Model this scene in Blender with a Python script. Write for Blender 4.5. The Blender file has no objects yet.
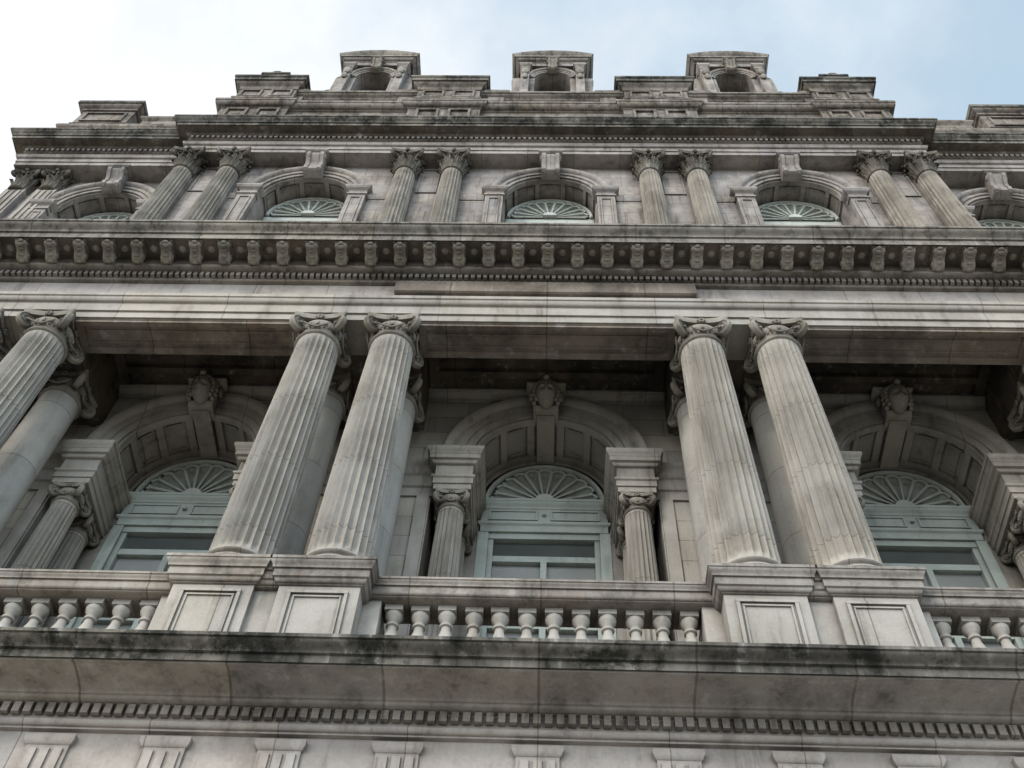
import bpy, math, random, bmesh
from mathutils import Vector, Matrix
random.seed(4)
pi=math.pi
scene=bpy.context.scene
# ---------------------------------------------------------------- materials
def N(nt,t,**kw):
    n=nt.nodes.new(t)
    for k,v in kw.items(): setattr(n,k,v)
    return n
def stone(name,c1,c2,soot=0.5,brick=None,soot_crease_col=(0.042,0.038,0.032),ao=0.7,streak=(2.2,2.2,0.25),patch=0.0,rust=0.0,bump=0.25,aod=0.25,tone=0.14,warm=True,pscale=3.0):
    if warm:
        c1=(c1[0]*0.97,c1[1]*0.955,c1[2]*0.93); c2=(c2[0]*0.96,c2[1]*0.945,c2[2]*0.92)
    m=bpy.data.materials.new(name); m.use_nodes=True; nt=m.node_tree; L=nt.links
    bs=nt.nodes["Principled BSDF"]; bs.inputs["Roughness"].default_value=0.88
    bs.inputs["Specular IOR Level"].default_value=0.2
    geo=N(nt,"ShaderNodeNewGeometry"); pos=geo.outputs["Position"]
    def noise(scale,detail=3,vec=None,rough=0.6):
        n=N(nt,"ShaderNodeTexNoise"); n.inputs["Scale"].default_value=scale; n.inputs["Detail"].default_value=detail
        n.inputs["Roughness"].default_value=rough
        L.new(vec if vec is not None else pos,n.inputs["Vector"]); return n.outputs["Fac"]
    def ramp(v,a,b,lo=0.0,hi=1.0):
        r=N(nt,"ShaderNodeMapRange"); r.interpolation_type='SMOOTHSTEP'
        r.inputs[1].default_value=a;r.inputs[2].default_value=b;r.inputs[3].default_value=lo;r.inputs[4].default_value=hi
        L.new(v,r.inputs[0]); return r.outputs[0]
    def mix(f,a,b,mode='MIX'):
        x=N(nt,"ShaderNodeMix",data_type='RGBA',blend_type=mode)
        if isinstance(f,float): x.inputs[0].default_value=f
        else: L.new(f,x.inputs[0])
        for i,c in ((6,a),(7,b)):
            if isinstance(c,tuple): x.inputs[i].default_value=(*c,1)
            else: L.new(c,x.inputs[i])
        return x.outputs[2]
    def math_(op,a,b):
        x=N(nt,"ShaderNodeMath",operation=op)
        for i,c in ((0,a),(1,b)):
            if isinstance(c,float): x.inputs[i].default_value=c
            else: L.new(c,x.inputs[i])
        return x.outputs[0]
    base=noise(1.1,5)
    col=mix(ramp(base,0.36,0.64),c1,c2)
    fine=noise(30,3)
    mort=None
    if brick:
        sx=N(nt,"ShaderNodeSeparateXYZ"); L.new(pos,sx.inputs[0])
        cb=N(nt,"ShaderNodeCombineXYZ"); L.new(sx.outputs[0],cb.inputs[0]); L.new(sx.outputs[2],cb.inputs[1])
        br=N(nt,"ShaderNodeTexBrick"); L.new(cb.outputs[0],br.inputs["Vector"])
        br.inputs["Scale"].default_value=1.0; br.inputs["Brick Width"].default_value=brick[0]; br.inputs["Row Height"].default_value=brick[1]
        br.offset=0.5 if brick[2] else 0.0
        br.inputs["Mortar Size"].default_value=brick[3]; br.inputs["Mortar Smooth"].default_value=0.3
        br.inputs["Color1"].default_value=(1-tone,1-tone,1-tone*0.9,1); br.inputs["Color2"].default_value=(1.08,1.05,1.0,1); br.inputs["Mortar"].default_value=(0.55,0.52,0.48,1)
        col=mix(1.0,col,br.outputs["Color"],'MULTIPLY'); mort=br.outputs["Fac"]
    col=mix(1.0,col,mix(fine,(0.84,0.84,0.84),(1.14,1.14,1.14)),'MULTIPLY')
    mp=N(nt,"ShaderNodeMapping"); mp.inputs["Scale"].default_value=streak; L.new(pos,mp.inputs[0])
    sn=noise(2.2,5,mp.outputs[0],0.7)
    st=math_('MULTIPLY',ramp(sn,0.49,0.70),ramp(base,0.33,0.58))
    col=mix(math_('MULTIPLY',st,soot),col,soot_crease_col)
    col=mix(math_('MULTIPLY',ramp(sn,0.46,0.28),0.4),col,(0.54,0.515,0.48))
    if rust>0: col=mix(math_('MULTIPLY',ramp(noise(1.7,4),0.56,0.75),rust),col,(0.18,0.095,0.05))
    if patch>0: col=mix(math_('MULTIPLY',ramp(noise(pscale,6,None,0.75),0.49,0.62),patch),col,soot_crease_col)
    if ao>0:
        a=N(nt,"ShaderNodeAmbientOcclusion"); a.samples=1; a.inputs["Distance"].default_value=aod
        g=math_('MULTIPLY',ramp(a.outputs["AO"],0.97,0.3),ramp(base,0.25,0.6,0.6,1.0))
        col=mix(math_('MULTIPLY',g,ao),col,(soot_crease_col[0]*1.0,soot_crease_col[1]*0.95,soot_crease_col[2]*0.9))  # mixes a dark tone into creases and recesses
    L.new(col,bs.inputs["Base Color"])
    if bump>0:
        h=math_('MULTIPLY',fine,0.7)
        if mort is not None: h=math_('SUBTRACT',h,mort)
        bp=N(nt,"ShaderNodeBump"); bp.inputs["Strength"].default_value=bump; bp.inputs["Distance"].default_value=0.02
        L.new(h,bp.inputs["Height"]); L.new(bp.outputs[0],bs.inputs["Normal"])
    return m
M={}
M['wall']=stone("limestone_ashlar",(0.47,0.445,0.40),(0.39,0.365,0.32),0.3,(1.25,0.42,True,0.009),rust=0.2,ao=0.4)
M['plain']=stone("limestone_plain",(0.47,0.44,0.40),(0.37,0.345,0.305),0.45,(1.63,60,False,0.008),tone=0.06,ao=0.85,rust=0.12)
M['frieze']=stone("limestone_frieze",(0.49,0.455,0.43),(0.39,0.355,0.33),0.45,(1.15,60,False,0.007),tone=0.08,patch=0.15)
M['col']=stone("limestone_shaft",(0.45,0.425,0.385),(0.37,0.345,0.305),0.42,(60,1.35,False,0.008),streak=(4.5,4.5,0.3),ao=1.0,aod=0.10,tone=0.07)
M['colb']=stone("limestone_smooth_shaft",(0.47,0.46,0.43),(0.41,0.395,0.36),0.3,(60,1.35,False,0.009),ao=0)
M['bal']=stone("baluster_stone",(0.48,0.455,0.415),(0.39,0.36,0.32),0.35,None,ao=0.8,aod=0.12)
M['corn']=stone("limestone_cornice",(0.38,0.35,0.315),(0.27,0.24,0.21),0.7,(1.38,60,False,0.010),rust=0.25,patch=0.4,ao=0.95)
M['bed']=stone("shade_darkened_cornice",(0.19,0.165,0.135),(0.11,0.095,0.075),0.6,(1.38,60,False,0.010),rust=0.3,patch=0.4,ao=0.7)  # cornice stone with soffit shade put into its base colour, plus rust and patches
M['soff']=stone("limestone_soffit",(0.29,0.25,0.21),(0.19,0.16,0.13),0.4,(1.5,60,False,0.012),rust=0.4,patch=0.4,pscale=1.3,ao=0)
M['ceil']=stone("portico_ceiling_shaded_stone",(0.15,0.125,0.10),(0.07,0.06,0.05),0.4,(1.5,60,False,0.012),rust=0.4,patch=0.6,pscale=1.1,ao=0)  # brown stained stone, base colour darkened further to deepen the portico shade
M['corona']=stone("limestone_corona",(0.39,0.365,0.335),(0.30,0.275,0.25),0.5,(1.38,60,False,0.014),rust=0.2,patch=0.22,ao=0)
M['soot']=stone("soot_blackened_stone",(0.22,0.205,0.18),(0.08,0.075,0.065),0.95,(1.38,60,False,0.012),soot_crease_col=(0.015,0.017,0.013),patch=0.9,streak=(4,4,0.6),ao=0.5,pscale=1.8)
M['lip']=stone("cornice_lip_stone",(0.33,0.305,0.27),(0.21,0.19,0.165),0.85,(1.38,60,False,0.011),patch=0.5,ao=0.5,streak=(4,4,0.5))
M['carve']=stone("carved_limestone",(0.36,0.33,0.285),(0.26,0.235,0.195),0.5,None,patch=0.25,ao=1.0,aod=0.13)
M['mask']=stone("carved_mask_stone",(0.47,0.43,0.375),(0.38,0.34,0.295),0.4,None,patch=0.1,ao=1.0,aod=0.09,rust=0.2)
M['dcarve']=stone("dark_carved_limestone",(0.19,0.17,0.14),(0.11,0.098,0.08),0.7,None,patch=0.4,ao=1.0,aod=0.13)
M['upper']=stone("weathered_upper_stone",(0.40,0.37,0.35),(0.29,0.265,0.245),0.65,(1.1,0.5,True,0.009),patch=0.25,rust=0.2,ao=0.9)
M['attic']=stone("weathered_attic_stone",(0.31,0.28,0.25),(0.19,0.165,0.14),0.9,(0.9,0.35,True,0.011),patch=0.65,rust=0.3,ao=0.95,streak=(3,3,0.4))
M['ucol']=stone("weathered_upper_shaft",(0.40,0.365,0.315),(0.28,0.25,0.21),0.7,None,streak=(5,5,0.3),ao=1.0,aod=0.08)
M['slate']=stone("roof_slate",(0.10,0.10,0.11),(0.07,0.07,0.075),0.3,(0.3,0.2,True,0.01),ao=0,warm=False)
M['pave']=stone("pavement_concrete",(0.33,0.32,0.30),(0.27,0.26,0.245),0.2,None,ao=0,bump=0)
M['asph']=stone("asphalt",(0.06,0.06,0.06),(0.045,0.045,0.045),0.1,None,ao=0,bump=0,warm=False)
M['ground']=stone("ground_paving",(0.28,0.27,0.25),(0.23,0.22,0.21),0.1,None,ao=0,bump=0)
M['paint']=stone("pale_green_paint",(0.51,0.56,0.51),(0.41,0.45,0.41),0.3,None,soot_crease_col=(0.10,0.11,0.095),ao=0.95,aod=0.1,bump=0,warm=False)
M['fanp']=stone("fanlight_shell_paint",(0.56,0.59,0.54),(0.47,0.49,0.44),0.3,None,soot_crease_col=(0.055,0.058,0.05),ao=1.0,aod=0.09,bump=0,warm=False)
def simple(name,c,r,spec=0.5):
    m=bpy.data.materials.new(name); m.use_nodes=True; b=m.node_tree.nodes["Principled BSDF"]
    nz=m.node_tree.nodes.new("ShaderNodeTexNoise"); nz.inputs["Scale"].default_value=1.5
    mx=m.node_tree.nodes.new("ShaderNodeMix"); mx.data_type='RGBA'
    mx.inputs[6].default_value=(*[x*0.7 for x in c],1); mx.inputs[7].default_value=(*[min(1,x*1.25) for x in c],1)
    g=m.node_tree.nodes.new("ShaderNodeNewGeometry")
    m.node_tree.links.new(g.outputs["Position"],nz.inputs["Vector"])
    m.node_tree.links.new(nz.outputs["Fac"],mx.inputs[0]); m.node_tree.links.new(mx.outputs[2],b.inputs["Base Color"])
    b.inputs["Roughness"].default_value=r; b.inputs["Specular IOR Level"].default_value=spec
    return m
M['glass']=simple("window_glass",(0.11,0.12,0.115),0.03,0.8)
M['blind']=simple("window_blind",(0.36,0.37,0.355),0.05,0.7)
M['dark']=simple("dark_interior",(0.03,0.03,0.03),0.9,0.1)
# ---------------------------------------------------------------- mesh buckets
BK={}
class Bk:
    def __init__(s,mat): s.v=[]; s.f=[]; s.mat=mat
    def add(s,vs,fs):
        o=len(s.v); s.v.extend(vs); s.f.extend([tuple(i+o for i in f) for f in fs])
def B(name,mat):
    if name not in BK: BK[name]=Bk(mat)
    return BK[name]
def grid(b,rows,closed=False):
    n=len(rows[0]); vs=[p for r in rows for p in r]; fs=[]
    for i in range(len(rows)-1):
        for j in range(n if closed else n-1):
            k=(j+1)%n
            fs.append((i*n+j,i*n+k,(i+1)*n+k,(i+1)*n+j))
    b.add(vs,fs)
def wrap(b,x0,x1,yf,yb,prof):
    rows=[[(x0-o,yb,z),(x0-o,yf-o,z),(x1+o,yf-o,z),(x1+o,yb,z)] for o,z in prof]
    vs=[p for r in rows for p in r]; fs=[]
    for i in range(len(rows)-1):
        for j in range(4):
            k=(j+1)%4; fs.append((i*4+j,i*4+k,(i+1)*4+k,(i+1)*4+j))
    fs.append((3,2,1,0)); m=(len(rows)-1)*4; fs.append((m,m+1,m+2,m+3))
    b.add(vs,fs)
def box(b,x0,x1,y0,y1,z0,z1): wrap(b,x0,x1,y0,y1,[(0,z0),(0,z1)])
def ovolo(o0,z0,o1,z1,n=5): return [(o0+(o1-o0)*math.sin(t*pi/2/n),z0+(z1-z0)*(1-math.cos(t*pi/2/n))) for t in range(n+1)]
def cavet(o0,z0,o1,z1,n=5): return [(o0+(o1-o0)*(1-math.cos(t*pi/2/n)),z0+(z1-z0)*math.sin(t*pi/2/n)) for t in range(n+1)]
def cyma(o0,z0,o1,z1,n=8): return [(o0+(o1-o0)*(t/n-math.sin(2*pi*t/n)/(2*pi)),z0+(z1-z0)*t/n) for t in range(n+1)]
def lathe(b,cx,cy,prof,seg=32):
    rows=[[(cx+r*math.cos(2*pi*j/seg),cy+r*math.sin(2*pi*j/seg),z) for j in range(seg)] for r,z in prof]
    grid(b,rows,True)
    b.add(rows[0][::-1],[tuple(range(seg))]); b.add(rows[-1],[tuple(range(seg))])
def ell(b,c,rx,ry,rz,nu=10,nv=7):
    rows=[]
    for i in range(nv+1):
        th=pi*i/nv; row=[]
        for j in range(nu):
            a=2*pi*j/nu
            row.append((c[0]+rx*math.sin(th)*math.cos(a),c[1]+ry*math.sin(th)*math.sin(a),c[2]+rz*math.cos(th)))
        rows.append(row)
    grid(b,rows,True)
def tube(b,path,rad,seg=6,flat=None):
    rows=[]
    for i,p in enumerate(path):
        t=(path[min(i+1,len(path)-1)]-path[max(i-1,0)]).normalized()
        s=flat[0] if flat else (Vector((0,0,1)).cross(t) if abs(t.z)<0.95 else Vector((1,0,0)).cross(t))
        s=s.normalized(); u=t.cross(s).normalized()
        w=flat[1] if flat else rad[i]
        rows.append([tuple(p+s*w*math.cos(2*pi*k/seg)+u*rad[i]*math.sin(2*pi*k/seg)) for k in range(seg)])
    grid(b,rows,True)
    b.add(rows[0],[tuple(range(seg))]); b.add(rows[-1],[tuple(range(seg))])
def fluted(b,cx,cy,z0,z1,r0,r1,nf=24,rows_n=14,dep=0.14):
    zs=[0,0.004,0.02,0.035]+[0.035+(0.93)*i/rows_n for i in range(1,rows_n)]+[0.965,0.98,0.996,1.0]
    rows=[]; per=6
    for t in zs:
        z=z0+(z1-z0)*t
        r=r0+(r1-r0)*(t**1.6)
        k=1.0 if 0.03<t<0.97 else (0.6 if 0.015<t<0.985 else 0.0)
        row=[]
        for j in range(nf*per):
            f=(j%per)/per
            d=0 if f<0.01 or f>0.99 else math.sin(pi*min(max((f-0.08)/0.84,0),1))**0.6
            rr=r*(1-dep*k*d)
            a=2*pi*j/(nf*per)
            row.append((cx+rr*math.cos(a),cy+rr*math.sin(a),z))
        rows.append(row)
    grid(b,rows,True)
def abacus(b,cx,cy,half,z0,z1,conc=0.16,lip=0.03):
    rows=[]
    for hz,z in ((half-lip,z0),(half-lip*0.6,z0+(z1-z0)*0.3),(half,z0+(z1-z0)*0.55),(half,z1)):
        row=[]
        for s in range(4):
            a=s*pi/2
            for u in [-0.93,-0.6,-0.3,0,0.3,0.6,0.93]:
                d=hz*(1-conc*(1-u*u)); e=hz*u
                row.append((cx+d*math.cos(a)-e*math.sin(a),cy+d*math.sin(a)+e*math.cos(a),z))
        rows.append(row)
    grid(b,rows,True)
    b.add(rows[0][::-1],[tuple(range(28))]); b.add(rows[-1],[tuple(range(28))])
def volute(b,c,d,R,turns=2.2,w=0.05,tr=0.2):
    d=d.normalized(); s=d.cross(Vector((0,0,1))).normalized()
    path=[];rad=[]
    n=int(turns*14)
    for i in range(n+1):
        t=i/n; a=pi/2-0.3-t*turns*2*pi; r=R*(1-0.86*t)
        path.append(c+d*(r*math.cos(a))+Vector((0,0,1))*(r*math.sin(a))); rad.append(R*tr*(1-0.6*t))
    tube(b,path,rad,6,(s,w))
    k=16; rows=[]
    for off in (-w*0.6,w*0.6):
        rows.append([tuple(c+s*off+d*(R*0.85*math.cos(2*pi*j/k))+Vector((0,0,R*0.85*math.sin(2*pi*j/k)))) for j in range(k)])
    grid(b,rows,True); b.add(rows[0],[tuple(range(k))]); b.add(rows[1],[tuple(range(k))])
    for sg in (-1,1): ell(b,tuple(c+s*w*sg),R*0.17,R*0.17,R*0.17,8,6)
def ionic(b,cx,cy,z0,h,r,half):
    lathe(b,cx,cy,[(r*0.98,z0-0.03*h)]+[(r*1.0,z0)]+[(r+0.04*h+0.03*h*math.sin(pi*t/5),z0+0.02*h+0.08*h*t/5) for t in range(6)]+[(r*1.0,z0+0.12*h),(r*1.01,z0+0.40*h)]+[(r*1.02+(half*0.85-r)*math.sin(t*pi/8),z0+0.42*h+0.2*h*(1-math.cos(t*pi/8))) for t in range(5)]+[(half*0.8,z0+0.76*h)],36)
    n=18
    for i in range(n):
        a=2*pi*(i+.5)/n; rr=r*1.02+(half*0.85-r)*0.62
        ell(b,(cx+rr*math.cos(a),cy+rr*math.sin(a),z0+0.52*h),0.055*half*1.3,0.055*half*1.3,0.09*h,6,5)
    for i in range(30):
        a=2*pi*i/30
        ell(b,(cx+(r+0.03*h)*math.cos(a),cy+(r+0.03*h)*math.sin(a),z0+0.36*h),0.025*h+0.006,0.025*h+0.006,0.03*h,6,4)
    for i in range(4):
        d=Vector((math.cos(pi/4+i*pi/2),math.sin(pi/4+i*pi/2),0))
        R=0.27*h+0.02*half
        volute(b,Vector((cx,cy,z0+0.55*h))+d*(half*1.16-R*0.35),d,R,2.2,0.11*half+0.012,0.2)
        p0=Vector((cx,cy,z0+0.76*h))+d*(r*0.55); p1=Vector((cx,cy,z0+0.79*h))+d*(half*1.05)
        tube(b,[p0,(p0+p1)/2,p1],[0.06*h]*3,6,(d.cross(Vector((0,0,1))),0.12*half))
    abacus(b,cx,cy,half,z0+0.80*h,z0+h,0.16,0.04*half)
    for i in range(4):
        a=i*pi/2; rr=half*0.86
        for k in range(6):
            q=2*pi*k/6; e=0.07*h*math.cos(q)
            ell(b,(cx+rr*math.cos(a)-e*math.sin(a),cy+rr*math.sin(a)+e*math.cos(a),z0+0.86*h+0.07*h*math.sin(q)),0.055*h,0.055*h,0.05*h,6,4)
        path=[];rd=[]
        for k in range(9):
            u=-1+k/4; e=half*0.5*u; dd=r*1.1+0.08*half*abs(u)
            path.append(Vector((cx+dd*math.cos(a)-e*math.sin(a),cy+dd*math.sin(a)+e*math.cos(a),z0+0.42*h-0.13*h*(1-u*u)))); rd.append(0.028*h*(1.6-abs(u)))
        tube(b,path,rd,6)
def leaf(b,cx,cy,a,r,z0,h,w,curl):
    rows=[]; ca,sa=math.cos(a),math.sin(a)
    for i in range(12):
        t=i/11
        ro=r+0.015+0.04*t+curl*max(0,(t-0.45)/0.55)**2
        z=z0+h*(t if t<0.8 else 0.8+0.2*math.sin((t-0.8)/0.2*pi*0.75)*0.8)
        wd=w*(1-0.55*t*t)*(0.86+0.2*abs(math.sin(t*pi*4)))
        if i==11: wd*=0.3
        row=[]
        for u in (-1,-0.66,-0.33,0,0.33,0.66,1):
            dr=ro-0.035*u*u*1.0+0.012*(1 if abs(u)<0.1 else 0)-0.012*(1 if abs(abs(u)-.33)<.1 else 0); e=wd*u
            row.append((cx+dr*ca-e*sa,cy+dr*sa+e*ca,z-abs(u)*0.05*h))
        rows.append(row)
    grid(b,rows)
def corinth(b,cx,cy,z0,h,r,half):
    lathe(b,cx,cy,[(r,z0-0.02)]+[(r+0.035*math.sin(pi*t/4),z0-0.02+0.05*t/4) for t in range(5)]+[(r*0.98,z0+0.05),(r*1.0,z0+0.45*h),(r*1.12,z0+0.75*h),(half*0.85,z0+0.88*h)],24)
    for i in range(8): leaf(b,cx,cy,i*pi/4,r,z0+0.03,0.40*h,0.125*half/0.4,0.11)
    for i in range(8): leaf(b,cx,cy,i*pi/4+pi/8,r,z0+0.03,0.66*h,0.115*half/0.4,0.14)
    for i in range(4):
        d=Vector((math.cos(pi/4+i*pi/2),math.sin(pi/4+i*pi/2),0))
        volute(b,Vector((cx,cy,z0+0.77*h))+d*(half*1.05),d,0.13*h,1.8,0.04,0.22)
        p=[Vector((cx,cy,z0+0.5*h))+d*(r*1.1),Vector((cx,cy,z0+0.68*h))+d*(r*1.25),Vector((cx,cy,z0+0.85*h))+d*(half*0.95)]
        tube(b,p,[0.03,0.035,0.03],6,(d.cross(Vector((0,0,1))),0.045))
        for s in (-1,1):
            dd=Vector((math.cos(i*pi/2+s*0.2),math.sin(i*pi/2+s*0.2),0))
            ell(b,tuple(Vector((cx,cy,z0+0.79*h))+dd*(half*0.83)),0.05,0.05,0.055,7,5)
        a=i*pi/2
        ell(b,(cx+half*0.9*math.cos(a),cy+half*0.9*math.sin(a),z0+0.93*h),0.06,0.06,0.07,8,5)
    abacus(b,cx,cy,half,z0+0.88*h,z0+h,0.14,0.03)
def sweep(b,cx,zc,pts,a0=0,a1=pi,seg=36):
    rows=[]
    for i in range(seg+1):
        a=a0+(a1-a0)*i/seg
        rows.append([(cx+r*math.cos(a),y,zc+r*math.sin(a)) for r,y in pts])
    grid(b,rows,True); b.add(rows[0],[tuple(range(len(pts)))]); b.add(rows[-1],[tuple(range(len(pts)))])
def quad(b,p): b.add(p,[(0,1,2,3)])
def wall_arch(b,x0,x1,z0,z1,y,cx,r,zc,zb,zi=None,hw=None,seg=36):
    def rect(a,c,d,e):
        if c-a>1e-4 and e-d>1e-4: quad(b,[(a,y,d),(c,y,d),(c,y,e),(a,y,e)])
    hw=hw or r; zi=zi or zc
    rect(x0,x1,z0,zb)
    rect(x0,cx-hw,zb,zi); rect(cx+hw,x1,zb,zi)
    rect(x0,cx-r,zi,zc); rect(cx+r,x1,zi,zc)
    rect(x0,cx-r,zc,z1); rect(cx+r,x1,zc,z1)
    for i in range(seg):
        a=pi-pi*i/seg; c=pi-pi*(i+1)/seg
        quad(b,[(cx+r*math.cos(a),y,zc+r*math.sin(a)),(cx+r*math.cos(c),y,zc+r*math.sin(c)),(cx+r*math.cos(c),y,z1),(cx+r*math.cos(a),y,z1)])
def barrel(b,bp,cx,r,zc,y0,y1,ncof=7,seg=42):
    rows=[[(cx+r*math.cos(pi*i/seg),y,zc+r*math.sin(pi*i/seg)) for i in range(seg+1)] for y in (y0,y1)]
    grid(b,rows)
    t=0.05; w=0.12
    for a,c in ((y0+0.004,y0+w),(y1-w,y1-0.004)):
        sweep(bp,cx,zc,[(r+0.01,a),(r-t,a),(r-t,c),(r+0.01,c)],0.03,pi-0.03,seg)
    for k in range(ncof+1):
        am=pi*k/ncof; da=0.055
        a0=max(0.035,am-da); a1=min(pi-0.035,am+da)
        sweep(bp,cx,zc,[(r+0.01,y0+w-0.01),(r-t+0.004,y0+w-0.01),(r-t+0.004,y1-w+0.01),(r+0.01,y1-w+0.01)],a0,a1,3)
    for k in range(ncof):
        a0=pi*k/ncof+0.12; a1=pi*(k+1)/ncof-0.12
        for ya,yb2 in ((y0+w+0.05,y0+w+0.075),(y1-w-0.075,y1-w-0.05)):
            sweep(bp,cx,zc,[(r+0.01,ya),(r-0.025,ya),(r-0.025,yb2),(r+0.01,yb2)],a0,a1,6)
def archivolt(b,cx,zc,ri,ro,y,p=0.12):
    w=ro-ri
    pts=[(ri,y+0.01),(ri,y-p*0.3),(ri+w*0.3,y-p*0.3),(ri+w*0.31,y-p*0.5),(ri+w*0.62,y-p*0.5),(ri+w*0.64,y-p*0.62),(ri+w*0.74,y-p*0.9),(ri+w*0.84,y-p),(ro,y-p),(ro,y+0.01)]
    sweep(b,cx,zc,pts,0,pi,44)
def fan(b,bd,cx,y,zc,R,n=13):
    rows=[]; per=10
    for ir in range(15):
        t=0.16+0.84*ir/14; row=[]
        for j in range(n*per+1):
            a=pi*j/(n*per); f=(j%per)/per
            s=math.sin(pi*f)
            rr=t*R*0.90+ (0.08*R*s*max(0,(t-0.6)/0.4))
            depth=0.13*(s**0.8)*t if t<0.93 else 0.13*(s**0.8)*t*(1-(t-0.93)/0.07)
            row.append((cx+rr*math.cos(a),y+depth-0.05,zc+rr*math.sin(a)))
        rows.append(row)
    grid(b,rows)
    for k in range(n+1):
        a=pi*k/n; d=Vector((math.cos(a),0,math.sin(a))); o=Vector((cx,y-0.055,zc))
        tube(b,[o+d*R*0.16,o+d*R*0.5,o+d*R*0.92],[0.014,0.022,0.030],6)
        if k<n:
            c2=pi*(k+.5)/n; q=Vector((math.cos(c2),0,math.sin(c2)))
            s1=Vector((math.cos(pi*(k+1)/n),0,math.sin(pi*(k+1)/n)))
            tube(b,[o+d*R*0.90,o+(d*0.6+q*0.4).normalized()*R*0.955,o+q*R*0.98,o+(s1*0.6+q*0.4).normalized()*R*0.955,o+s1*R*0.90],[0.024]*5,6)
    sweep(b,cx,zc,[(0.0001,y-0.12),(R*0.17,y-0.12),(R*0.19,y-0.04),(R*0.19,y+0.05),(0.0001,y+0.05)],0,pi,20)
    sweep(b,cx,zc,[(R*1.02,y+0.05),(R*1.02,y-0.05),(R*1.05,y-0.09),(R*1.09,y-0.09),(R*1.14,y-0.02),(R*1.14,y+0.05)],0,pi,40)
    sweep(bd,cx,zc,[(0.0001,y+0.16),(R*1.12,y+0.16),(R*1.12,y+0.19),(0.0001,y+0.19)],0,pi,30)
def head(b,c,s):
    def g(x,m,w): return math.exp(-((x-m)/w)**2)
    rows=[]; nu,nv=40,34
    for i in range(nv+1):
        th=pi*i/nv; row=[]
        for j in range(nu):
            a=2*pi*j/nu
            x=math.sin(th)*math.cos(a); y=math.sin(th)*math.sin(a); z=math.cos(th)
            X=x*0.74*(1-0.22*max(0,-z)**1.5); Z=z; Y=y*0.8
            if y<0:
                d=0
                d+=0.28*g(X,0,0.11)*g(Z,-0.12,0.20)
                d+=0.12*g(X,0,0.07)*g(Z,0.12,0.2)
                d+=0.12*g(Z,0.24,0.09)*g(abs(X),0.25,0.2)
                d-=0.22*g(abs(X),0.26,0.13)*g(Z,0.08,0.10)
                d+=0.09*g(abs(X),0.26,0.07)*g(Z,0.06,0.05)
                d+=0.07*g(abs(X),0.36,0.16)*g(Z,-0.2,0.16)
                d+=0.11*g(X,0,0.2)*g(Z,-0.42,0.05)+0.10*g(X,0,0.16)*g(Z,-0.54,0.05)
                d-=0.10*g(X,0,0.2)*g(Z,-0.48,0.03)
                d+=0.14*g(X,0,0.2)*g(Z,-0.78,0.14)
                Y-=d
            row.append((c[0]+X*s,c[1]+(Y-0.45*Z)*s,c[2]+(Z*0.95+0.4*Y)*s))
        rows.append(row)
    grid(b,rows,True)
    for k in range(15):
        a=-0.55+ (pi+1.1)*k/14
        for q in range(2):
            rr=0.82+0.17*q
            x=rr*math.cos(a)*0.95; z=rr*math.sin(a)*1.12
            ell(b,(c[0]+x*s,c[1]+(-0.18-0.4*z)*s+0.25*q*s,c[2]+z*s),0.17*s,0.2*s,0.15*s,8,6)
    ell(b,(c[0],c[1]-0.95*s,c[2]+0.78*s),0.22*s,0.2*s,0.22*s,8,6)
def side_extrude(b,x0,x1,pts):
    n=len(pts); vs=[(x0,y,z) for y,z in pts]+[(x1,y,z) for y,z in pts]
    fs=[(i,(i+1)%n,n+(i+1)%n,n+i) for i in range(n)]+[tuple(range(n))[::-1],tuple(range(n,2*n))]
    b.add(vs,fs)
def frame_panel(b,x0,x1,z0,z1,y,w=0.05,d=0.035):
    for a in ((x0,x1,z0,z0+w),(x0,x1,z1-w,z1)): box(b,a[0],a[1],y-d,y+0.02,a[2],a[3])
    for a in ((x0,x0+w),(x1-w,x1)): box(b,a[0],a[1],y-d+0.003,y+0.02,z0+w-0.002,z1-w+0.002)
# ---------------------------------------------------------------- layout
BAY=5.6; PC=2.82; HG=0.55; OUT=8.02
pairs=[-OUT,-PC,PC,OUT]; bays=[-BAY,0,BAY]
colx=[p+s*HG for p in pairs for s in (-1,1)]
# ---- lower storey (below photo) + first cornice
b=B("lower_storey_walls",M['wall'])
Yf=-2.15
xs=[-9.3]+[v for c in bays for v in (c-0.75,c+0.75)]+[9.3]
for i in range(0,len(xs),2): box(b,xs[i],xs[i+1],Yf+0.06,1.0,-1.6,5.6)
for c in bays:
    box(b,c-0.75,c+0.75,Yf+0.06,1.0,-1.6,0.3); box(b,c-0.75,c+0.75,Yf+0.06,1.0,3.9,5.6)
    wb=B("lower_window_glass",M['glass']); box(wb,c-0.75,c+0.75,-1.6,-1.55,0.3,3.9)
    fb=B("lower_window_frames",M['paint'])
    for x in (c-0.74,c-0.04,c+0.66): box(fb,x,x+0.08,-1.68,-1.61,0.3,3.9)
    box(fb,c-0.75,c+0.75,-1.685,-1.605,2.6,2.72)
    tb=B("lower_window_surrounds",M['plain'])
    wrap(tb,c-1.0,c+1.0,Yf+0.0,Yf+0.1,[(0,3.95),(0,4.2)]+cyma(0.02,4.2,0.15,4.35)+[(0.15,4.4)])
    for s in (-1,1): box(tb,c+s*0.88-0.12,c+s*0.88+0.12,Yf+0.0,Yf+0.1,0.1,3.95)
wrap(B("lower_plinth",M['plain']),-9.35,9.35,Yf-0.08,0,[(0,-1.6),(0,-0.8)]+cavet(0,-0.8,-0.08,-0.7))
b=B("first_frieze",M['frieze'])
wrap(b,-9.3,9.3,Yf,0.5,[(0,5.6),(0.03,5.62),(0.03,5.72),(0,5.74),(0,6.46),(0.04,6.47)]+ovolo(0.04,6.49,0.09,6.54)+[(0.075,6.55),(0.075,6.695)])
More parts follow.
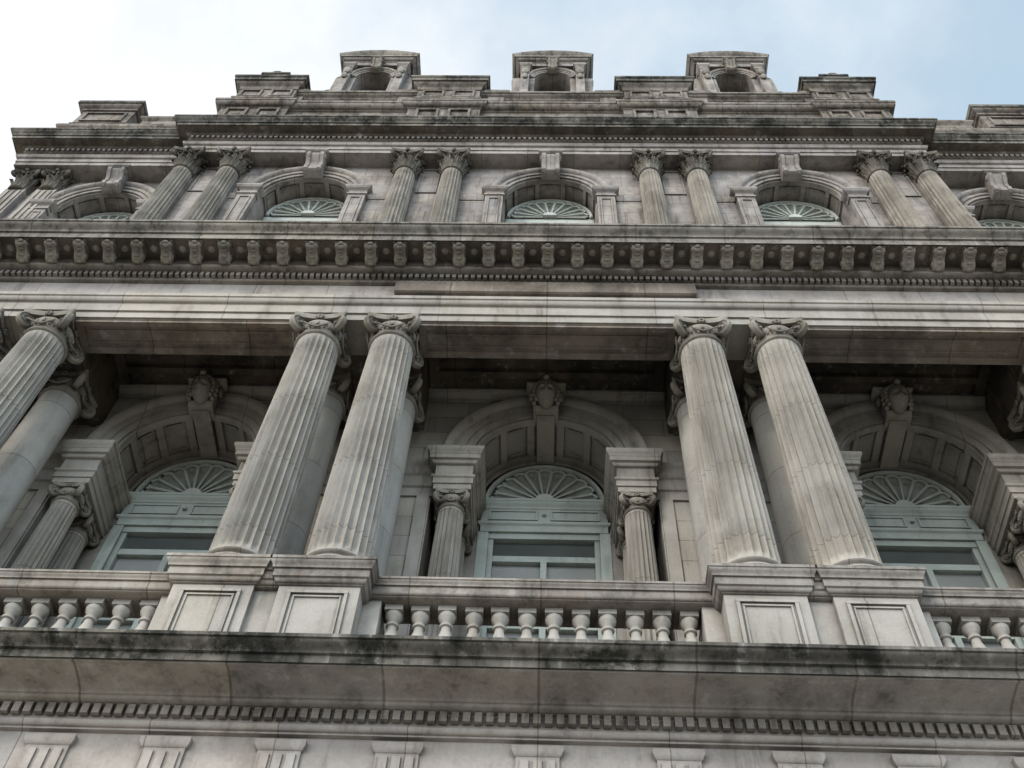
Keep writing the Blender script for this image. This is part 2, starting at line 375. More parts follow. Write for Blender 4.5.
b=B("first_cornice_corona",M['corona'])
wrap(b,-9.3,9.3,Yf,0.5,ovolo(0.10,6.697,0.19,6.725)+[(0.19,6.735)]+cavet(0.21,6.735,0.54,6.795,8)+[(0.55,6.78),(0.575,6.78),(0.575,6.80)])
b=B("first_cornice_lip",M['soot'])
wrap(b,-9.3,9.3,Yf,0.5,[(0.58,6.802),(0.60,6.79),(0.60,6.875),(0.63,6.88)]+cyma(0.63,6.885,0.72,6.965)+[(0.74,6.967),(0.74,7.005)])
b=B("first_cornice_dentils",M['corn'])
x=-9.3
while x<9.3:
    box(b,x,x+0.066,Yf-0.135,Yf-0.06,6.575+random.uniform(0,0.008),6.685); x+=0.104
b=B("frieze_brackets",M['frieze'])
for x in [0]+[s*v for v in (1.22,2.25,3.27,4.3,5.6,6.9,7.95,8.9) for s in (-1,1)]:
    wrap(b,x-0.19,x+0.19,Yf-0.025,Yf+0.1,[(0,5.3),(0,6.30),(0.015,6.31),(0.035,6.35),(0.035,6.40)])
    for k in (-1,0,1): box(b,x+k*0.115-0.038,x+k*0.115+0.038,Yf-0.045,Yf-0.02,5.35,6.26)
box(B("balcony_deck",M['plain']),-9.2,9.2,-2.1,0.9,6.9,7.003)
# ---- pedestals + balustrade
PY=-2.2
b=B("pedestals",M['plain']); bm=B("pedestal_caps",M['corn'])
capprof=[(0,8.34),(0.02,8.35)]+ovolo(0.02,8.36,0.06,8.41)+[(0.08,8.42),(0.08,8.52),(0.10,8.525)]+cyma(0.10,8.53,0.13,8.62)+[(0.14,8.625),(0.14,8.665)]
for p in pairs:
    box(b,p-0.9,p+0.9,PY+0.07,-1.2,7.0,8.37)
    for s in (-1,1):
        cx=p+s*HG
        wrap(b,cx-0.42,cx+0.42,PY,-1.25,[(0.08,7.0),(0.08,7.3)]+cyma(0.08,7.3,0,7.42)+[(0,8.345)])
        frame_panel(b,cx-0.31,cx+0.31,7.55,8.26,PY,0.035,0.03)
        frame_panel(b,cx-0.25,cx+0.25,7.61,8.20,PY,0.02,0.018)
        wrap(bm,cx-0.42,cx+0.42,PY,-1.25,capprof)
    wrap(bm,p-0.12,p+0.12,PY+0.04,-1.3,[(o,z-0.003) for o,z in capprof])
RY=-1.98
bal=B("balusters",M['bal']); rl=B("balustrade_rails",M['corn'])
spans=[(-OUT+1.0,-PC-1.0),(-PC+1.0,PC-1.0),(PC+1.0,OUT-1.0)]
for x0,x1 in spans:
    wrap(rl,x0-0.1,x1+0.1,RY,-1.62,[(0,8.42),(0.02,8.43)]+ovolo(0.02,8.44,0.05,8.47)+[(0.05,8.55),(0.07,8.555)]+cyma(0.07,8.56,0.09,8.62)+[(0.10,8.625),(0.10,8.655)])
    wrap(rl,x0-0.1,x1+0.1,RY,-1.62,[(0.04,7.0),(0.04,7.35)]+cyma(0.04,7.35,0,7.42)+[(0,7.46)])
    for s,xe in ((1,x0),(-1,x1)):
        xa,xb=sorted((xe-0.1*s,xe+0.16*s)); box(bal,xa,xb,RY+0.03,-1.66,7.45,8.425)
    n=int(round((x1-x0-0.3)/0.283))
    for i in range(n):
        x=x0+0.15+(x1-x0-0.3)*(i+0.5)/n+random.uniform(-0.006,0.006); yc=-1.8+random.uniform(-0.008,0.008)
        box(bal,x-0.11,x+0.11,yc-0.11,yc+0.11,7.46,7.55); box(bal,x-0.095,x+0.095,yc-0.095,yc+0.095,8.35,8.425)
        pr=[(0.085,7.64),(0.095,7.66),(0.085,7.69),(0.055,7.71),(0.062,7.74),(0.095,7.80),(0.118,7.87),(0.117,7.93),(0.095,8.01),(0.07,8.07),(0.052,8.13),(0.048,8.17),(0.068,8.18),(0.07,8.20),(0.05,8.215),(0.056,8.24),(0.085,8.275),(0.095,8.31),(0.09,8.33)]
        pr=[(r,8.35-(8.33-z)*(0.8/0.69)) for r,z in pr]
        lathe(bal,x,yc,pr,18)
# ---- main order columns
CY=-1.75
sh=B("main_column_shafts",M['col']); cp=B("main_column_capitals",M['carve']); bs_=B("main_column_bases",M['plain'])
tor=lambda r,z0,z1,d:[(r+d*math.sin(pi*t/6),z0+(z1-z0)*t/6) for t in range(7)]
for x in colx:
    box(bs_,x-0.44,x+0.44,CY-0.44,CY+0.44,8.665,8.78)
    lathe(bs_,x,CY,tor(0.39,8.78,8.90,0.06)+[(0.385,8.905),(0.37,8.94)]+tor(0.375,8.95,9.02,0.04)+[(0.37,9.03)],40)
    fluted(sh,x,CY,9.03,13.80,0.37,0.315)
    ionic(cp,x,CY,13.80,0.52,0.315,0.40)
sb=B("inner_column_shafts",M['colb']); cb_=B("inner_column_capitals",M['carve'])
for x in colx:
    lathe(sb,x,-0.72,[(0.40,7.0),(0.40,7.3),(0.345,7.4)]+[(0.335-0.04*(t/8)**1.6,7.4+6.40*t/8) for t in range(9)],32)
    ionic(cb_,x,-0.72,13.80,0.52,0.295,0.36)
# ---- entablature
EY=-2.0; EX=8.95
b=B("main_architrave",M['plain'])
wrap(b,-EX,EX,EY,-1.38,[(0,14.32),(0,14.48),(0.03,14.485),(0.03,14.70)]+ovolo(0.04,14.71,0.10,14.80)+[(0.12,14.81),(0.12,14.89)])
b=B("main_frieze",M['frieze'])
wrap(b,-EX,EX,EY,-1.38,[(0.01,14.892),(0.01,15.40)])
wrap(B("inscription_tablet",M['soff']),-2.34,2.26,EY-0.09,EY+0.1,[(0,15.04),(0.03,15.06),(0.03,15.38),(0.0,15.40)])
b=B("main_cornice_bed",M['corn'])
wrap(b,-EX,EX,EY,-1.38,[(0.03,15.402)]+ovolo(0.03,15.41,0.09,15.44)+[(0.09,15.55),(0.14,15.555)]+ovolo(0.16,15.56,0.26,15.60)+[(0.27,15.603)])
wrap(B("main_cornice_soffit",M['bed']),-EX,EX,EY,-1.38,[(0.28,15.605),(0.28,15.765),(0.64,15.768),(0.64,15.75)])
b=B("main_cornice_lip",M['lip'])
wrap(b,-EX,EX,EY,-1.0,[(0.64,15.769),(0.66,15.72),(0.66,15.87),(0.69,15.875)]+cyma(0.69,15.88,0.79,16.03)+[(0.81,16.032),(0.81,16.085)])
b=B("main_cornice_dentils",M['corn']); x=-EX
while x<EX:
    box(b,x,x+0.06,EY-0.16,EY-0.08,15.445,15.545); x+=0.098
b=B("modillions",M['carve'])
nm=39
for i in range(nm):
    x=-EX+0.1+(2*EX-0.2)*i/(nm-1); y0=EY-0.27; zt=15.765
    pts=[(y0,zt)]
    cur=[(0.0,0.175),(0.04,0.195),(0.09,0.19),(0.13,0.16),(0.17,0.125),(0.21,0.105),(0.25,0.105),(0.29,0.11),(0.315,0.10),(0.335,0.075),(0.335,0.04)]
    pts+= [(y0-o,zt-d) for o,d in cur]+[(y0-0.335,zt)]
    side_extrude(b,x-0.085,x+0.085,pts)
    box(b,x-0.11,x+0.11,y0-0.355,y0,zt-0.035,zt+0.001)
    for k in (-1,1):
        ell(b,(x+k*0.085,y0-0.08,zt-0.11),0.02,0.06,0.06,8,6); ell(b,(x+k*0.085,y0-0.28,zt-0.06),0.02,0.04,0.04,8,6)
    for q in range(5):
        o,d=cur[1+q*2]; ell(b,(x,y0-o,zt-d),0.055,0.035,0.022,8,5)
    if i<nm-1: ell(b,(x+0.231,y0-0.18,zt-0.0),0.07,0.07,0.035,8,5)
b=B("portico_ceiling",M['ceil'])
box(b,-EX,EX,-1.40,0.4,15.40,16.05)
for p in pairs:
    box(b,p-0.88,p+0.88,-1.37,0.05,14.325,15.41)
    for a,c in ((p-0.80,p-0.72),(p+0.72,p+0.80)): box(b,a,c,-1.3,0,14.285,14.33)
ed=[(-OUT+0.9,-PC-0.9),(-PC+0.9,PC-0.9),(PC+0.9,OUT-0.9)]
for x0,x1 in ed:
    for y in (-1.0,-0.45): box(b,x0,x1,y-0.06,y+0.06,15.285,15.403)
    for x in (x0,x1-0.16): box(b,x,x+0.16,-1.37,0,15.28,15.403)
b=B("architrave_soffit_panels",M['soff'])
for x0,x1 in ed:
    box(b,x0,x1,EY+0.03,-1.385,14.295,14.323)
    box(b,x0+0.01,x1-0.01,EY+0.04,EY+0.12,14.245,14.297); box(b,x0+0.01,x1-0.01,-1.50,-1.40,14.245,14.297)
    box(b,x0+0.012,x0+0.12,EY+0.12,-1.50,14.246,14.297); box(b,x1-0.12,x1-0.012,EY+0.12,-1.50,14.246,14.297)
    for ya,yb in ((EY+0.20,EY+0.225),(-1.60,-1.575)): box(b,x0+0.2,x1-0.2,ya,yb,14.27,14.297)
b=B("wall_crown_moulding",M['plain'])
for x0,x1 in ed:
    wrap(b,x0-0.1,x1+0.1,-0.02,0.1,[(0,15.14),(0.03,15.15)]+cyma(0.03,15.17,0.13,15.26)+[(0.15,15.27),(0.15,15.32)])
# ---- main bay walls, arches, windows
wb=B("main_wall",M['wall']); rb=B("arch_recess_walls",M['plain']); av=B("arch_mouldings",M['plain'])
im=B("imposts",M['plain']); ks=B("mask_keystones",M['mask']); wf=B("window_frames",M['paint']); bd=B("window_blinds",M['blind'])
ss=B("small_column_shafts",M['col']); sc=B("small_column_capitals",M['carve']); fn=B("fanlights",M['fanp']); fd=B("fanlight_backing",M['dark'])
ZC=13.62; RI=1.12; RO=1.56; WY=0.85
for c in bays:
    wall_arch(wb,c-2.8,c+2.8,7.0,15.42,0.0,c,RI,ZC,7.0,12.9,1.66)
    for s in (-1,1):
        quad(rb,[(c+s*1.66,0,7.0),(c+s*1.66,WY,7.0),(c+s*1.66,WY,12.9),(c+s*1.66,0,12.9)])
    barrel(rb,av,c,RI,ZC,0.0,WY,7)
    wall_arch(rb,c-1.66,c+1.66,7.0,15.3,WY,c,1.0,ZC,7.9)
    archivolt(av,c,ZC,RI-0.002,RO,0.0,0.13)
    for s in (-1,1):
        xa,xb=sorted((c+s*1.06,c+s*1.61))
        wrap(im,xa,xb,-0.22,WY+0.05,[(0.0,12.55),(0.0,12.66),(0.02,12.665),(0.02,12.78),(0.045,12.80),(0.045,12.84),(0.0,12.85),(0.0,13.10)]+ovolo(0.02,13.11,0.06,13.16)+[(0.07,13.17),(0.10,13.18),(0.10,13.27)]+cyma(0.11,13.28,0.15,13.38)+[(0.15,13.42)])
        box(im,xa+0.03,xb-0.03,-0.05,WY,13.42,13.65)
        xc,xd=sorted((c+s*1.6,c+s*2.8))
        wrap(im,xc,xd,-0.03,0.1,[(0,12.62),(0.0,12.80),(0.03,12.82),(0.0,12.84),(0.0,13.10),(0.03,13.12),(0.06,13.18),(0.06,13.25)]+cyma(0.06,13.26,0.1,13.36)+[(0.1,13.40)])
        for yy in (-0.0,0.58):
            xx=c+s*1.33
            box(im,xx-0.27,xx+0.27,yy-0.26,yy+0.26,7.0,9.3)
            lathe(im,xx,yy,[(0.26,9.3),(0.28,9.36),(0.25,9.42),(0.23,9.46),(0.25,9.5),(0.225,9.53)],28)
            fluted(ss,xx,yy,9.53,12.20,0.215,0.185,20,6)
            ionic(sc,xx,yy,12.20,0.35,0.185,0.245)
        xa,xb=sorted((c+s*1.68,c+s*1.86)); box(im,xa,xb,-0.035,0.05,7.0,12.62)
    side_extrude(ks,c-0.2,c+0.2,[(0.05,14.66),(-0.18,14.64),(-0.24,14.72),(-0.22,14.87),(-0.27,15.07),(-0.34,15.13),(-0.34,15.16),(0.05,15.16)])
    wrap(ks,c-0.25,c+0.25,-0.30,0.05,[(0,15.12),(0.03,15.14),(0.07,15.18),(0.07,15.21)])
    side_extrude(ks,c-0.14,c+0.14,[(0.85,14.77),(0.85,14.63),(-0.1,14.63),(-0.1,14.77)])
    head(ks,(c,-0.34,14.88),0.235)
    for s in (-1,1):
        volute(ks,Vector((c+s*0.24,-0.16,15.05)),Vector((0,-1,0)),0.09,1.5,0.035)
    fan(fn,fd,c,WY+0.05,ZC-0.02,0.86,11)
    wrap(wf,c-0.97,c+0.97,WY-0.03,WY+0.2,[(0,12.86),(0,12.97)]+cyma(0.0,12.98,0.04,13.03)+[(0.04,13.06),(0.005,13.07),(0.005,13.38),(0.02,13.39)]+cyma(0.02,13.40,0.08,13.50)+[(0.09,13.505),(0.09,13.56),(0.0,13.60)])
    frame_panel(wf,c-0.85,c-0.1,13.11,13.34,WY-0.035,0.025,0.02); frame_panel(wf,c+0.1,c+0.85,13.11,13.34,WY-0.035,0.025,0.02)
    lathe(wf,c,WY-0.06,[(0.001,13.2),(0.03,13.21),(0.03,13.24),(0.001,13.25)],12)
    for s in (-1,1):
        xa,xb=sorted((c+s*0.84,c+s*1.0)); box(wf,xa,xb,WY-0.02,WY+0.2,7.9,12.86)
        xa,xb=sorted((c+s*0.76,c+s*0.84)); box(wf,xa,xb,WY+0.03,WY+0.2,7.9,12.80)
    box(wf,c-0.84,c+0.84,WY+0.01,WY+0.2,12.74,12.86)
    box(wf,c-0.045,c+0.045,WY+0.035,WY+0.2,7.9,12.28)
    for z in (12.26,10.9,9.4): box(wf,c-0.78,c+0.78,WY+0.04,WY+0.2,z,z+0.12)
    box(bd,c-0.77,c+0.77,WY+0.13,WY+0.16,7.9,12.3)
    box(B("window_glass",M['glass']),c-0.77,c+0.77,WY+0.11,WY+0.13,12.35,12.75)
for s in (-1,1):
    xa,xb=sorted((s*8.4,s*8.95)); box(wb,xa,xb,0.001,6,7.0,16.0)
# ---- upper storey
UW=-0.2; UE=-0.58; UP=8.12; UPC=2.85
upairs=[-UP,-UPC,UPC,UP]
b=B("upper_pedestal_course",M['upper'])
wrap(b,-8.9,8.9,-0.45,5.0,[(0.1,16.05),(0.1,16.6)]+cyma(0.1,16.6,0,16.75)+[(0,19.0)]+cyma(0,19.05,0.1,19.15)+[(0.1,19.2)])
uw=B("upper_wall",M['upper']); ur=B("upper_recess",M['upper']); ua=B("upper_arch_mouldings",M['upper']); uk=B("upper_keystones",M['upper'])
uf=B("upper_fanlights",M['fanp']); ufd=B("upper_fanlight_backing",M['dark']); ugl=B("upper_window_glass",M['glass'])
us=B("upper_column_shafts",M['ucol']); uc=B("upper_column_capitals",M['dcarve']); ub=B("upper_imposts",M['upper'])
UZ=23.45; UR=1.03; URO=1.36
def console(b,x,y,z0,z1,w,p):
    h=z1-z0
    pts=[(y+0.05,z0),(y-0.35*p,z0),(y-0.55*p,z0+0.06*h),(y-0.6*p,z0+0.2*h),(y-0.5*p,z0+0.4*h),(y-0.6*p,z0+0.58*h),(y-0.9*p,z0+0.75*h),(y-p,z0+0.88*h),(y-0.97*p,z0+0.97*h),(y-0.9*p,z1),(y+0.05,z1)]
    side_extrude(b,x-w/2,x+w/2,pts)
    for k in (-1,1):
        side_extrude(b,x+k*w*0.36-w*0.1,x+k*w*0.36+w*0.1,[(a-0.025,c) if a<y else (a,c) for a,c in pts[1:-1]]+[(y,z1-0.01),(y,z0+0.01)])
        ell(b,(x+k*w*0.5,y-0.72*p,z0+0.85*h),0.03,0.2*p,0.13*h,8,6)
    wrap(b,x-w*0.5,x+w*0.5,y-p*0.95,y+0.05,[(0,z1+0.002),(0.04,z1+0.03),(0.06,z1+0.05),(0.06,z1+0.1)])
def upper_bay(c,wy,x0,x1):
    wall_arch(uw,x0,x1,19.0,25.2,wy,c,UR,UZ,20.2)
    d=0.7
    for s in (-1,1):
        quad(ur,[(c+s*UR,wy,20.2),(c+s*UR,wy+d,20.2),(c+s*UR,wy+d,UZ),(c+s*UR,wy,UZ)])
    quad(ur,[(c-UR,wy,20.2),(c+UR,wy,20.2),(c+UR,wy+d,20.2),(c-UR,wy+d,20.2)])
    barrel(ur,ua,c,UR,UZ,wy,wy+d,5)
    archivolt(ua,c,UZ,UR-0.002,URO,wy,0.14)
    console(uk,c,wy-0.08,24.30,25.0,0.44,0.34)
    fan(uf,ufd,c,wy+d-0.12,UZ-0.05,0.90,11)
    box(uf,c-1.02,c+1.02,wy+d-0.14,wy+d+0.1,UZ-0.3,UZ-0.07)
    for x in (c-1.02,c-0.05,c+0.92): box(uf,x,x+0.1,wy+d-0.1,wy+d+0.1,20.2,UZ-0.3)
    box(ugl,c-1.0,c+1.0,wy+d+0.0,wy+d+0.03,20.2,UZ-0.2)
    for s in (-1,1):
        xa,xb=sorted((c+s*(UR+0.02),c+s*(UR+0.42)))
        wrap(ub,xa,xb,wy-0.15,wy+0.05,[(0,19.2),(0,23.05),(0.03,23.06),(0.03,23.12),(0,23.13),(0,23.22)]+cyma(0.0,23.23,0.09,23.36)+[(0.1,23.37),(0.1,23.43)])
        frame_panel(ub,xa+0.07,xb-0.07,20.5,22.9,wy-0.15,0.03,0.025)
for c in bays: upper_bay(c,UW,c-2.8 if c>-1 else -8.9,c+2.8 if c<1 else 8.9)
for c in bays:
    for s in (-1,1):
        xa,xb=sorted((c+s*1.5,c+s*2.02)); wrap(ub,xa,xb,UW-0.02,UW+0.05,[(0,23.1),(0.05,23.2),(0.05,23.3),(0,23.34)])
for p in upairs:
    for s in (-1,1):
        x=p+s*HG; y=-0.33
        box(ub,x-0.36,x+0.36,y-0.36,UW+0.1,19.2,19.6)
        lathe(ub,x,y,[(0.33,19.6),(0.36,19.68),(0.33,19.75),(0.31,19.8),(0.33,19.85),(0.30,19.9)],28)
        fluted(us,x,y,19.9,24.2,0.285,0.24,20,8,0.16)
        corinth(uc,x,y,24.2,0.86,0.24,0.40)
        box(ub,x-0.26,x+0.26,UW-0.06,UW+0.02,19.6,25.05)
    frame_panel(ub,p-0.24,p+0.24,23.5,24.9,UW,0.04,0.03)
def entab(nm,x0,x1,yf,yb,z,mat_l,lipmat):
    b=B(nm+"_architrave",M[mat_l])
    wrap(b,x0,x1,yf,yb,[(0,z),(0,z+0.16),(0.025,z+0.165),(0.025,z+0.33)]+ovolo(0.03,z+0.34,0.09,z+0.41)+[(0.1,z+0.42),(0.1,z+0.46),(0.0,z+0.47),(0.0,z+0.72),(0.05,z+0.73),(0.05,z+0.84)])
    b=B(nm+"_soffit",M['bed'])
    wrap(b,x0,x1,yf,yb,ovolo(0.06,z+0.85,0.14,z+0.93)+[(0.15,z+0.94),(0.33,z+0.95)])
    b=B(nm+"_lip",M[lipmat])
    wrap(b,x0,x1,yf,yb,[(0.33,z+0.952),(0.35,z+0.93),(0.35,z+1.06),(0.38,z+1.065)]+cyma(0.38,z+1.07,0.46,z+1.22)+[(0.48,z+1.225),(0.48,z+1.30)])
    b=B(nm+"_dentils",M[mat_l]); x=x0
    while x<x1: box(b,x,x+0.07,yf-0.11,yf-0.03,z+0.735,z+0.835); x+=0.13
entab("upper_cornice",-8.87,8.87,UE,5.0,25.06,'upper','soot')
# ---- wings (set back)
WW=0.22
for s in (-1,1):
    c=s*10.5
    x0,x1=sorted((s*8.9,s*13.1))
    upper_bay(c,WW,x0,x1)
    b=B("wing_body",M['upper'])
    box(b,x0,x1,WW+0.9,5.0,-1.6,26.0)
    xe0,xe1=sorted((s*12.6,s*13.1)); box(b,xe0+0.002*s,xe1+0.002*s,WW+0.003,5,19.0,25.3)
    wrap(b,x0,x1,WW-0.02,2,[(0.0,-1.6),(0,12)]+[(0,16.2),(0.1,16.3),(0.1,16.6),(0,16.7),(0,19.0),(0.05,19.05),(0.05,19.1)])
    entab("wing_main_entablature",x0,x1,WW-0.2,2,14.7,'corn','corn')
    for px in (12.0,12.75):
        x=s*px
        box(ub,x-0.24,x+0.24,WW-0.16,WW+0.02,19.2,24.2)
        for k in (-0.14,0,0.14): box(us,x+k-0.035,x+k+0.035,WW-0.185,WW-0.155,19.8,24.1)
        corinth(uc,x,WW-0.02,24.2,0.86,0.22,0.34)
    entab("wing_cornice",x0,x1,-0.22,5.0,25.06,'upper','soot')
    b=B("wing_attic",M['attic'])
    wrap(b,x0,x1,-0.05,5,[(0.1,26.36),(0.1,26.7),(0,26.8),(0,27.9),(0.08,27.95),(0.14,28.05),(0.14,28.15)])
    xg,xh=sorted((s*8.9,s*11.2))
    wrap(b,xg,xh,0.0,5,[(0,28.15),(0,28.9),(0.08,29.0),(0.08,29.1)])
    xa,xb=sorted((s*11.5,s*12.95))
    wrap(b,xa,xb,-0.12,4,[(0.0,26.36),(0,28.3),(0.04,28.32),(0,28.4),(0,29.3),(0.05,29.32)]+cyma(0.05,29.35,0.16,29.5)+[(0.18,29.51)])
    wrap(B("wing_attic_caps",M['soot']),xa,xb,-0.12,4,[(0.18,29.512),(0.2,29.52),(0.2,29.68),(0.05,29.8)])
    frame_panel(b,xa+0.15,xb-0.15,28.5,29.15,-0.12,0.06,0.05)
# ---- attic storey
b=B("attic_wall",M['attic'])
wrap(b,-8.8,8.8,-0.42,5,[(0.12,26.36),(0.12,26.9)]+cyma(0.12,26.9,0,27.1)+[(0,28.45),(0.04,28.47)]+ovolo(0.05,28.5,0.2,28.65)+[(0.22,28.66),(0.22,28.78),(0.02,28.84)])
wrap(b,-8.45,8.45,-0.28,5,[(0,28.8),(0,29.25),(0.05,29.27),(0.05,29.36),(0,29.38),(0,29.9),(0.03,29.92)]+cyma(0.04,29.94,0.15,30.06)+[(0.17,30.07)])
wrap(B("attic_coping",M['lip']),-8.45,8.45,-0.28,5,[(0.17,30.072),(0.19,30.08),(0.19,30.18),(0.05,30.26)])
cc=B("attic_block_caps",M['soot']); ab=B("attic_blocks",M['attic'])
for p,hw in ((-7.92,0.80),(-UPC,0.86),(UPC,0.86),(7.92,0.80)):
    wrap(ab,p-hw-0.1,p+hw+0.1,-0.52,3,[(0.08,26.36),(0.08,26.95)]+cyma(0.08,26.95,0,27.1)+[(0,28.45),(0.03,28.47)]+ovolo(0.04,28.5,0.17,28.65)+[(0.19,28.66),(0.19,28.78),(0.0,28.84)])
    wrap(ab,p-hw,p+hw,-0.5,3,[(0.02,28.84),(0.02,29.3),(0.06,29.32),(0.06,29.4),(0,29.42),(0,30.1),(0.03,30.12),(0.03,30.2)]+cyma(0.04,30.22,0.16,30.42)+[(0.18,30.43)])
    wrap(cc,p-hw,p+hw,-0.5,3,[(0.18,30.432),(0.21,30.42),(0.21,30.58),(0.25,30.62),(0.25,30.72),(0.05,30.82)])
    for k in (-0.42,0.42):
        frame_panel(ab,p+k-0.3,p+k+0.3,27.3,28.35,-0.52,0.07,0.06)
        frame_panel(ab,p+k-0.3,p+k+0.3,29.48,30.02,-0.5,0.06,0.05)
    if abs(p)>5:
        wrap(cc,p-0.35,p+0.35,-0.62,1,[(0,30.8),(0,31.05),(0.06,31.08),(0.06,31.2)])
        ell(cc,(p,-0.4,31.25),0.32,0.3,0.24,14,8)
for c in bays:
    for s in (-1,1):
        x=c+s*1.55
        wrap(ab,x-0.22,x+0.22,-0.36,2,[(0,28.84),(0,30.0),(0.05,30.05),(0.12,30.15),(0.12,30.28)])
# ---- dormers
db=B("dormers",M['upper']); dc=B("dormer_caps",M['lip']); dd=B("dormer_openings",M['dark']); dk=B("dormer_carving",M['carve'])
for c in bays:
    y=0.35; zc=34.1; r=0.55
    wall_arch(db,c-0.98,c+0.98,29.5,35.3,y,c,r,zc,31.5)
    box(db,c-0.985,c+0.985,y+0.6,y+2.0,29.5,35.3)
    for s in (-1,1):
        xa,xb=sorted((c+s*0.97,c+s*0.60)); box(db,xa,xb,y+0.003,y+0.7,29.5,35.3)
        quad(db,[(c+s*r,y,31.5),(c+s*r,y+0.6,31.5),(c+s*r,y+0.6,zc),(c+s*r,y,zc)])
        xa,xb=sorted((c+s*0.72,c+s*0.98))
        wrap(db,xa,xb,y-0.16,y+0.1,[(0,30),(0,34.55),(0.04,34.6),(0.0,34.66),(0,34.8),(0.07,34.9),(0.07,35.0)])
        for k,(zz,R) in enumerate(((33.0,0.34),(34.5,0.2))):
            volute(dk,Vector((c+s*(1.08+0.12*(1-k)),y+0.3,zz)),Vector((s,0,0)),R,1.8,0.16,0.22)
        box(db,c+s*1.1-0.15,c+s*1.1+0.15,y+0.1,y+0.5,30,34.4)
        ell(dk,(c+s*0.85,y-0.2,34.2),0.12,0.08,0.25); ell(dk,(c+s*0.85,y-0.2,33.7),0.09,0.07,0.2)
    rows=[[(c+r*math.cos(pi*i/24),yy,zc+r*math.sin(pi*i/24)) for i in range(25)] for yy in (y,y+0.6)]; grid(db,rows)
    archivolt(db,c,zc,r,r+0.2,y,0.12)
    quad(dd,[(c-0.6,y+0.59,31.4),(c+0.6,y+0.59,31.4),(c+0.6,y+0.59,34.8),(c-0.6,y+0.59,34.8)])
    console(dk,c,y-0.06,34.55,35.15,0.3,0.26)
    wrap(db,c-1.0,c+1.0,y-0.12,y+2,[(0,35.0),(0,35.28),(0.03,35.3)]+ovolo(0.04,35.32,0.14,35.42)+[(0.15,35.43)])
    half=1.28; Rz=(half**2+0.36**2)/(2*0.36); a0=math.asin(half/Rz)
    zcen=35.92-Rz
    pts=[(Rz-0.36,y+1.5),(Rz-0.36,y-0.12),(Rz-0.28,y-0.16),(Rz-0.2,y-0.24),(Rz-0.10,y-0.30),(Rz,y-0.34),(Rz+0.05,y-0.34),(Rz+0.05,y+1.5)]
    sweep(dc,c,zcen,pts,pi/2-a0,pi/2+a0,20)
    wrap(dc,c-1.05,c+1.05,y-0.12,y+1.5,[(0.15,35.432),(0.18,35.42),(0.18,35.53),(0.15,35.54)])
    box(db,c-0.95,c+0.95,y-0.02,y+1.5,35.4,35.7)
    for q in range(7): ell(dk,(c-0.6+0.2*q,y-0.1,35.62),0.08,0.08,0.09,8,5)
side_extrude(B("mansard_roof",M['slate']),-8.4,8.4,[(0.2,29.7),(1.9,35.0),(4.8,35.0),(4.9,29.7)])
box(B("rear_body",M['upper']),-8.85,8.85,1.2,5.0,-1.6,29.7)
# ---------------------------------------------------------------- build meshes
root=bpy.data.objects.new("classical_stone_building",None); scene.collection.objects.link(root)
for k,bk in BK.items():
    me=bpy.data.meshes.new(k); me.from_pydata(bk.v,[],bk.f); me.validate()
    ob=bpy.data.objects.new(k,me); scene.collection.objects.link(ob); ob.parent=root
    me.materials.append(bk.mat)
    bmm=bmesh.new(); bmm.from_mesh(me); bmesh.ops.recalc_face_normals(bmm,faces=bmm.faces); bmm.to_mesh(me); bmm.free()
    me.polygons.foreach_set("use_smooth",[True]*len(me.polygons))
    me.set_sharp_from_angle(angle=math.radians(32))
def solo(name,mat,x0,x1,y0,y1,z0,z1):
    bb=Bk(mat); box(bb,x0,x1,y0,y1,z0,z1); me=bpy.data.meshes.new(name); me.from_pydata(bb.v,[],bb.f)
    ob=bpy.data.objects.new(name,me); me.materials.append(mat); scene.collection.objects.link(ob)
me=bpy.data.meshes.new("ground"); me.from_pydata([(-400,-400,-1.75),(400,-400,-1.75),(400,400,-1.75),(-400,400,-1.75)],[],[(0,1,2,3)])
ob=bpy.data.objects.new("ground",me); me.materials.append(M['ground']); scene.collection.objects.link(ob)
solo("pavement",M['pave'],-60,60,-17,8,-1.85,-1.6)
solo("road",M['asph'],-200,200,-26,-17,-1.9,-1.745)
solo("pavement",M['pave'],-60,60,-32,-26,-1.85,-1.6)
# ---------------------------------------------------------------- camera
cam=bpy.data.cameras.new("camera"); co=bpy.data.objects.new("camera",cam); scene.collection.objects.link(co); scene.camera=co
f=1100.0
cam.sensor_width=36; cam.lens=f/1024*36; cam.clip_end=2000
Z=Vector((48,699,-f)).normalized(); X=Vector((31000,-424,f)).normalized(); X=(X-Z*X.dot(Z)).normalized(); Y=Z.cross(X)
mw=Matrix((X,Y,Z)).to_4x4(); mw.translation=Vector((0.07,-10,0)); co.matrix_world=mw
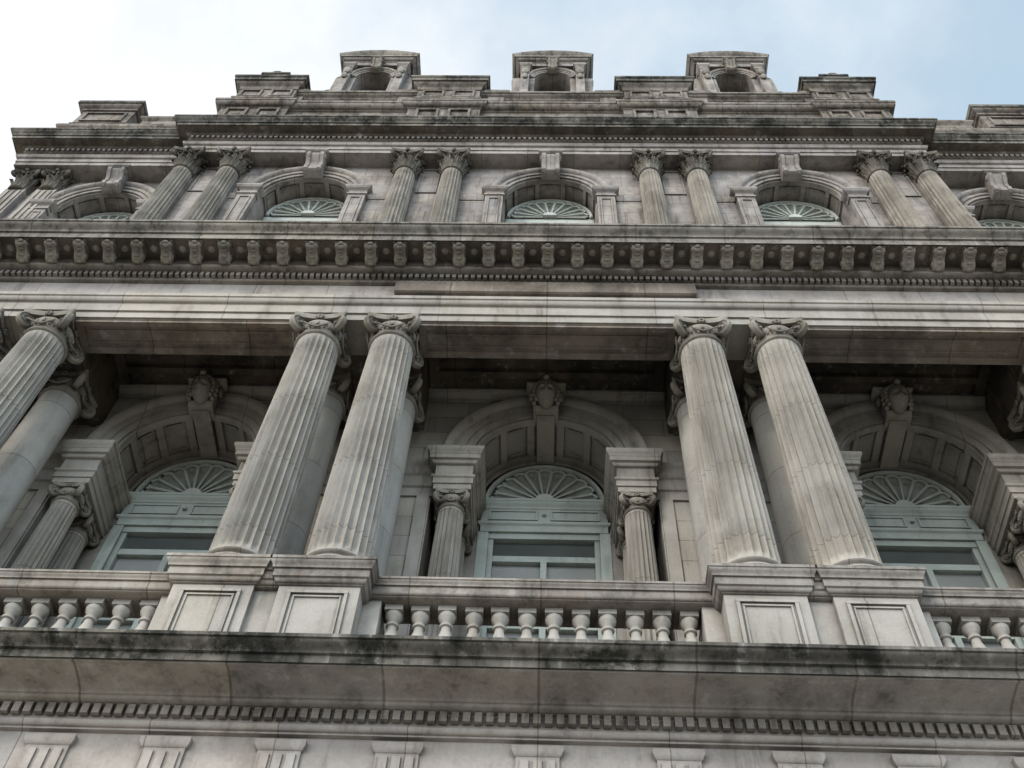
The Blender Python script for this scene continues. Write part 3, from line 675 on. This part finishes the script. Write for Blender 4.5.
# ---------------------------------------------------------------- light
w=bpy.data.worlds.new("World"); scene.world=w; w.use_nodes=True; nt=w.node_tree; L=nt.links
for n in list(nt.nodes): nt.nodes.remove(n)
out=nt.nodes.new("ShaderNodeOutputWorld"); bg=nt.nodes.new("ShaderNodeBackground"); bg2=nt.nodes.new("ShaderNodeBackground"); mx=nt.nodes.new("ShaderNodeMixShader")
sky=nt.nodes.new("ShaderNodeTexSky"); sky.sky_type='NISHITA'; sky.sun_disc=False
EL=math.radians(36); AZ=math.radians(214)
sky.sun_elevation=EL; sky.sun_rotation=AZ; sky.air_density=1.0; sky.dust_density=2.0
L.new(sky.outputs[0],bg.inputs[0]); bg.inputs[1].default_value=0.15
tc=nt.nodes.new("ShaderNodeTexCoord"); nz=nt.nodes.new("ShaderNodeTexNoise"); nz.inputs["Scale"].default_value=2.4; nz.inputs["Detail"].default_value=8; nz.inputs["Roughness"].default_value=0.58
L.new(tc.outputs["Generated"],nz.inputs["Vector"])
sp=nt.nodes.new("ShaderNodeSeparateXYZ"); L.new(tc.outputs["Generated"],sp.inputs[0])
ma=nt.nodes.new("ShaderNodeMath"); ma.operation='MULTIPLY_ADD'; L.new(sp.outputs[0],ma.inputs[0]); ma.inputs[1].default_value=-0.42; L.new(nz.outputs["Fac"],ma.inputs[2])
mr=nt.nodes.new("ShaderNodeMapRange"); mr.interpolation_type='SMOOTHSTEP'; L.new(ma.outputs[0],mr.inputs[0])
mr.inputs[1].default_value=0.26; mr.inputs[2].default_value=0.72; mr.inputs[3].default_value=0.0; mr.inputs[4].default_value=1.0
cm=nt.nodes.new("ShaderNodeMix"); cm.data_type='RGBA'; L.new(mr.outputs[0],cm.inputs[0])
cm.inputs[6].default_value=(0.47,0.61,0.73,1); cm.inputs[7].default_value=(0.96,0.98,1.0,1)
L.new(cm.outputs[2],bg2.inputs[0])
hb=nt.nodes.new("ShaderNodeMapRange"); L.new(sp.outputs[1],hb.inputs[0]); hb.inputs[1].default_value=0.2; hb.inputs[2].default_value=-0.8; hb.inputs[3].default_value=1.22; hb.inputs[4].default_value=3.0
L.new(hb.outputs[0],bg2.inputs[1])
mx.inputs[0].default_value=0.85
L.new(bg.outputs[0],mx.inputs[1]); L.new(bg2.outputs[0],mx.inputs[2]); L.new(mx.outputs[0],out.inputs[0])
sl=bpy.data.lights.new("sun","SUN"); sl.energy=1.3; sl.angle=math.radians(12); sl.color=(1.0,0.96,0.91)
so=bpy.data.objects.new("sun",sl); scene.collection.objects.link(so)
sd=Vector((math.sin(AZ)*math.cos(EL),math.cos(AZ)*math.cos(EL),math.sin(EL)))
so.rotation_euler=sd.to_track_quat('Z','Y').to_euler()
scene.view_settings.view_transform='Standard'; scene.view_settings.look='None'; scene.view_settings.exposure=0
print("verts",sum(len(b.v) for b in BK.values()))
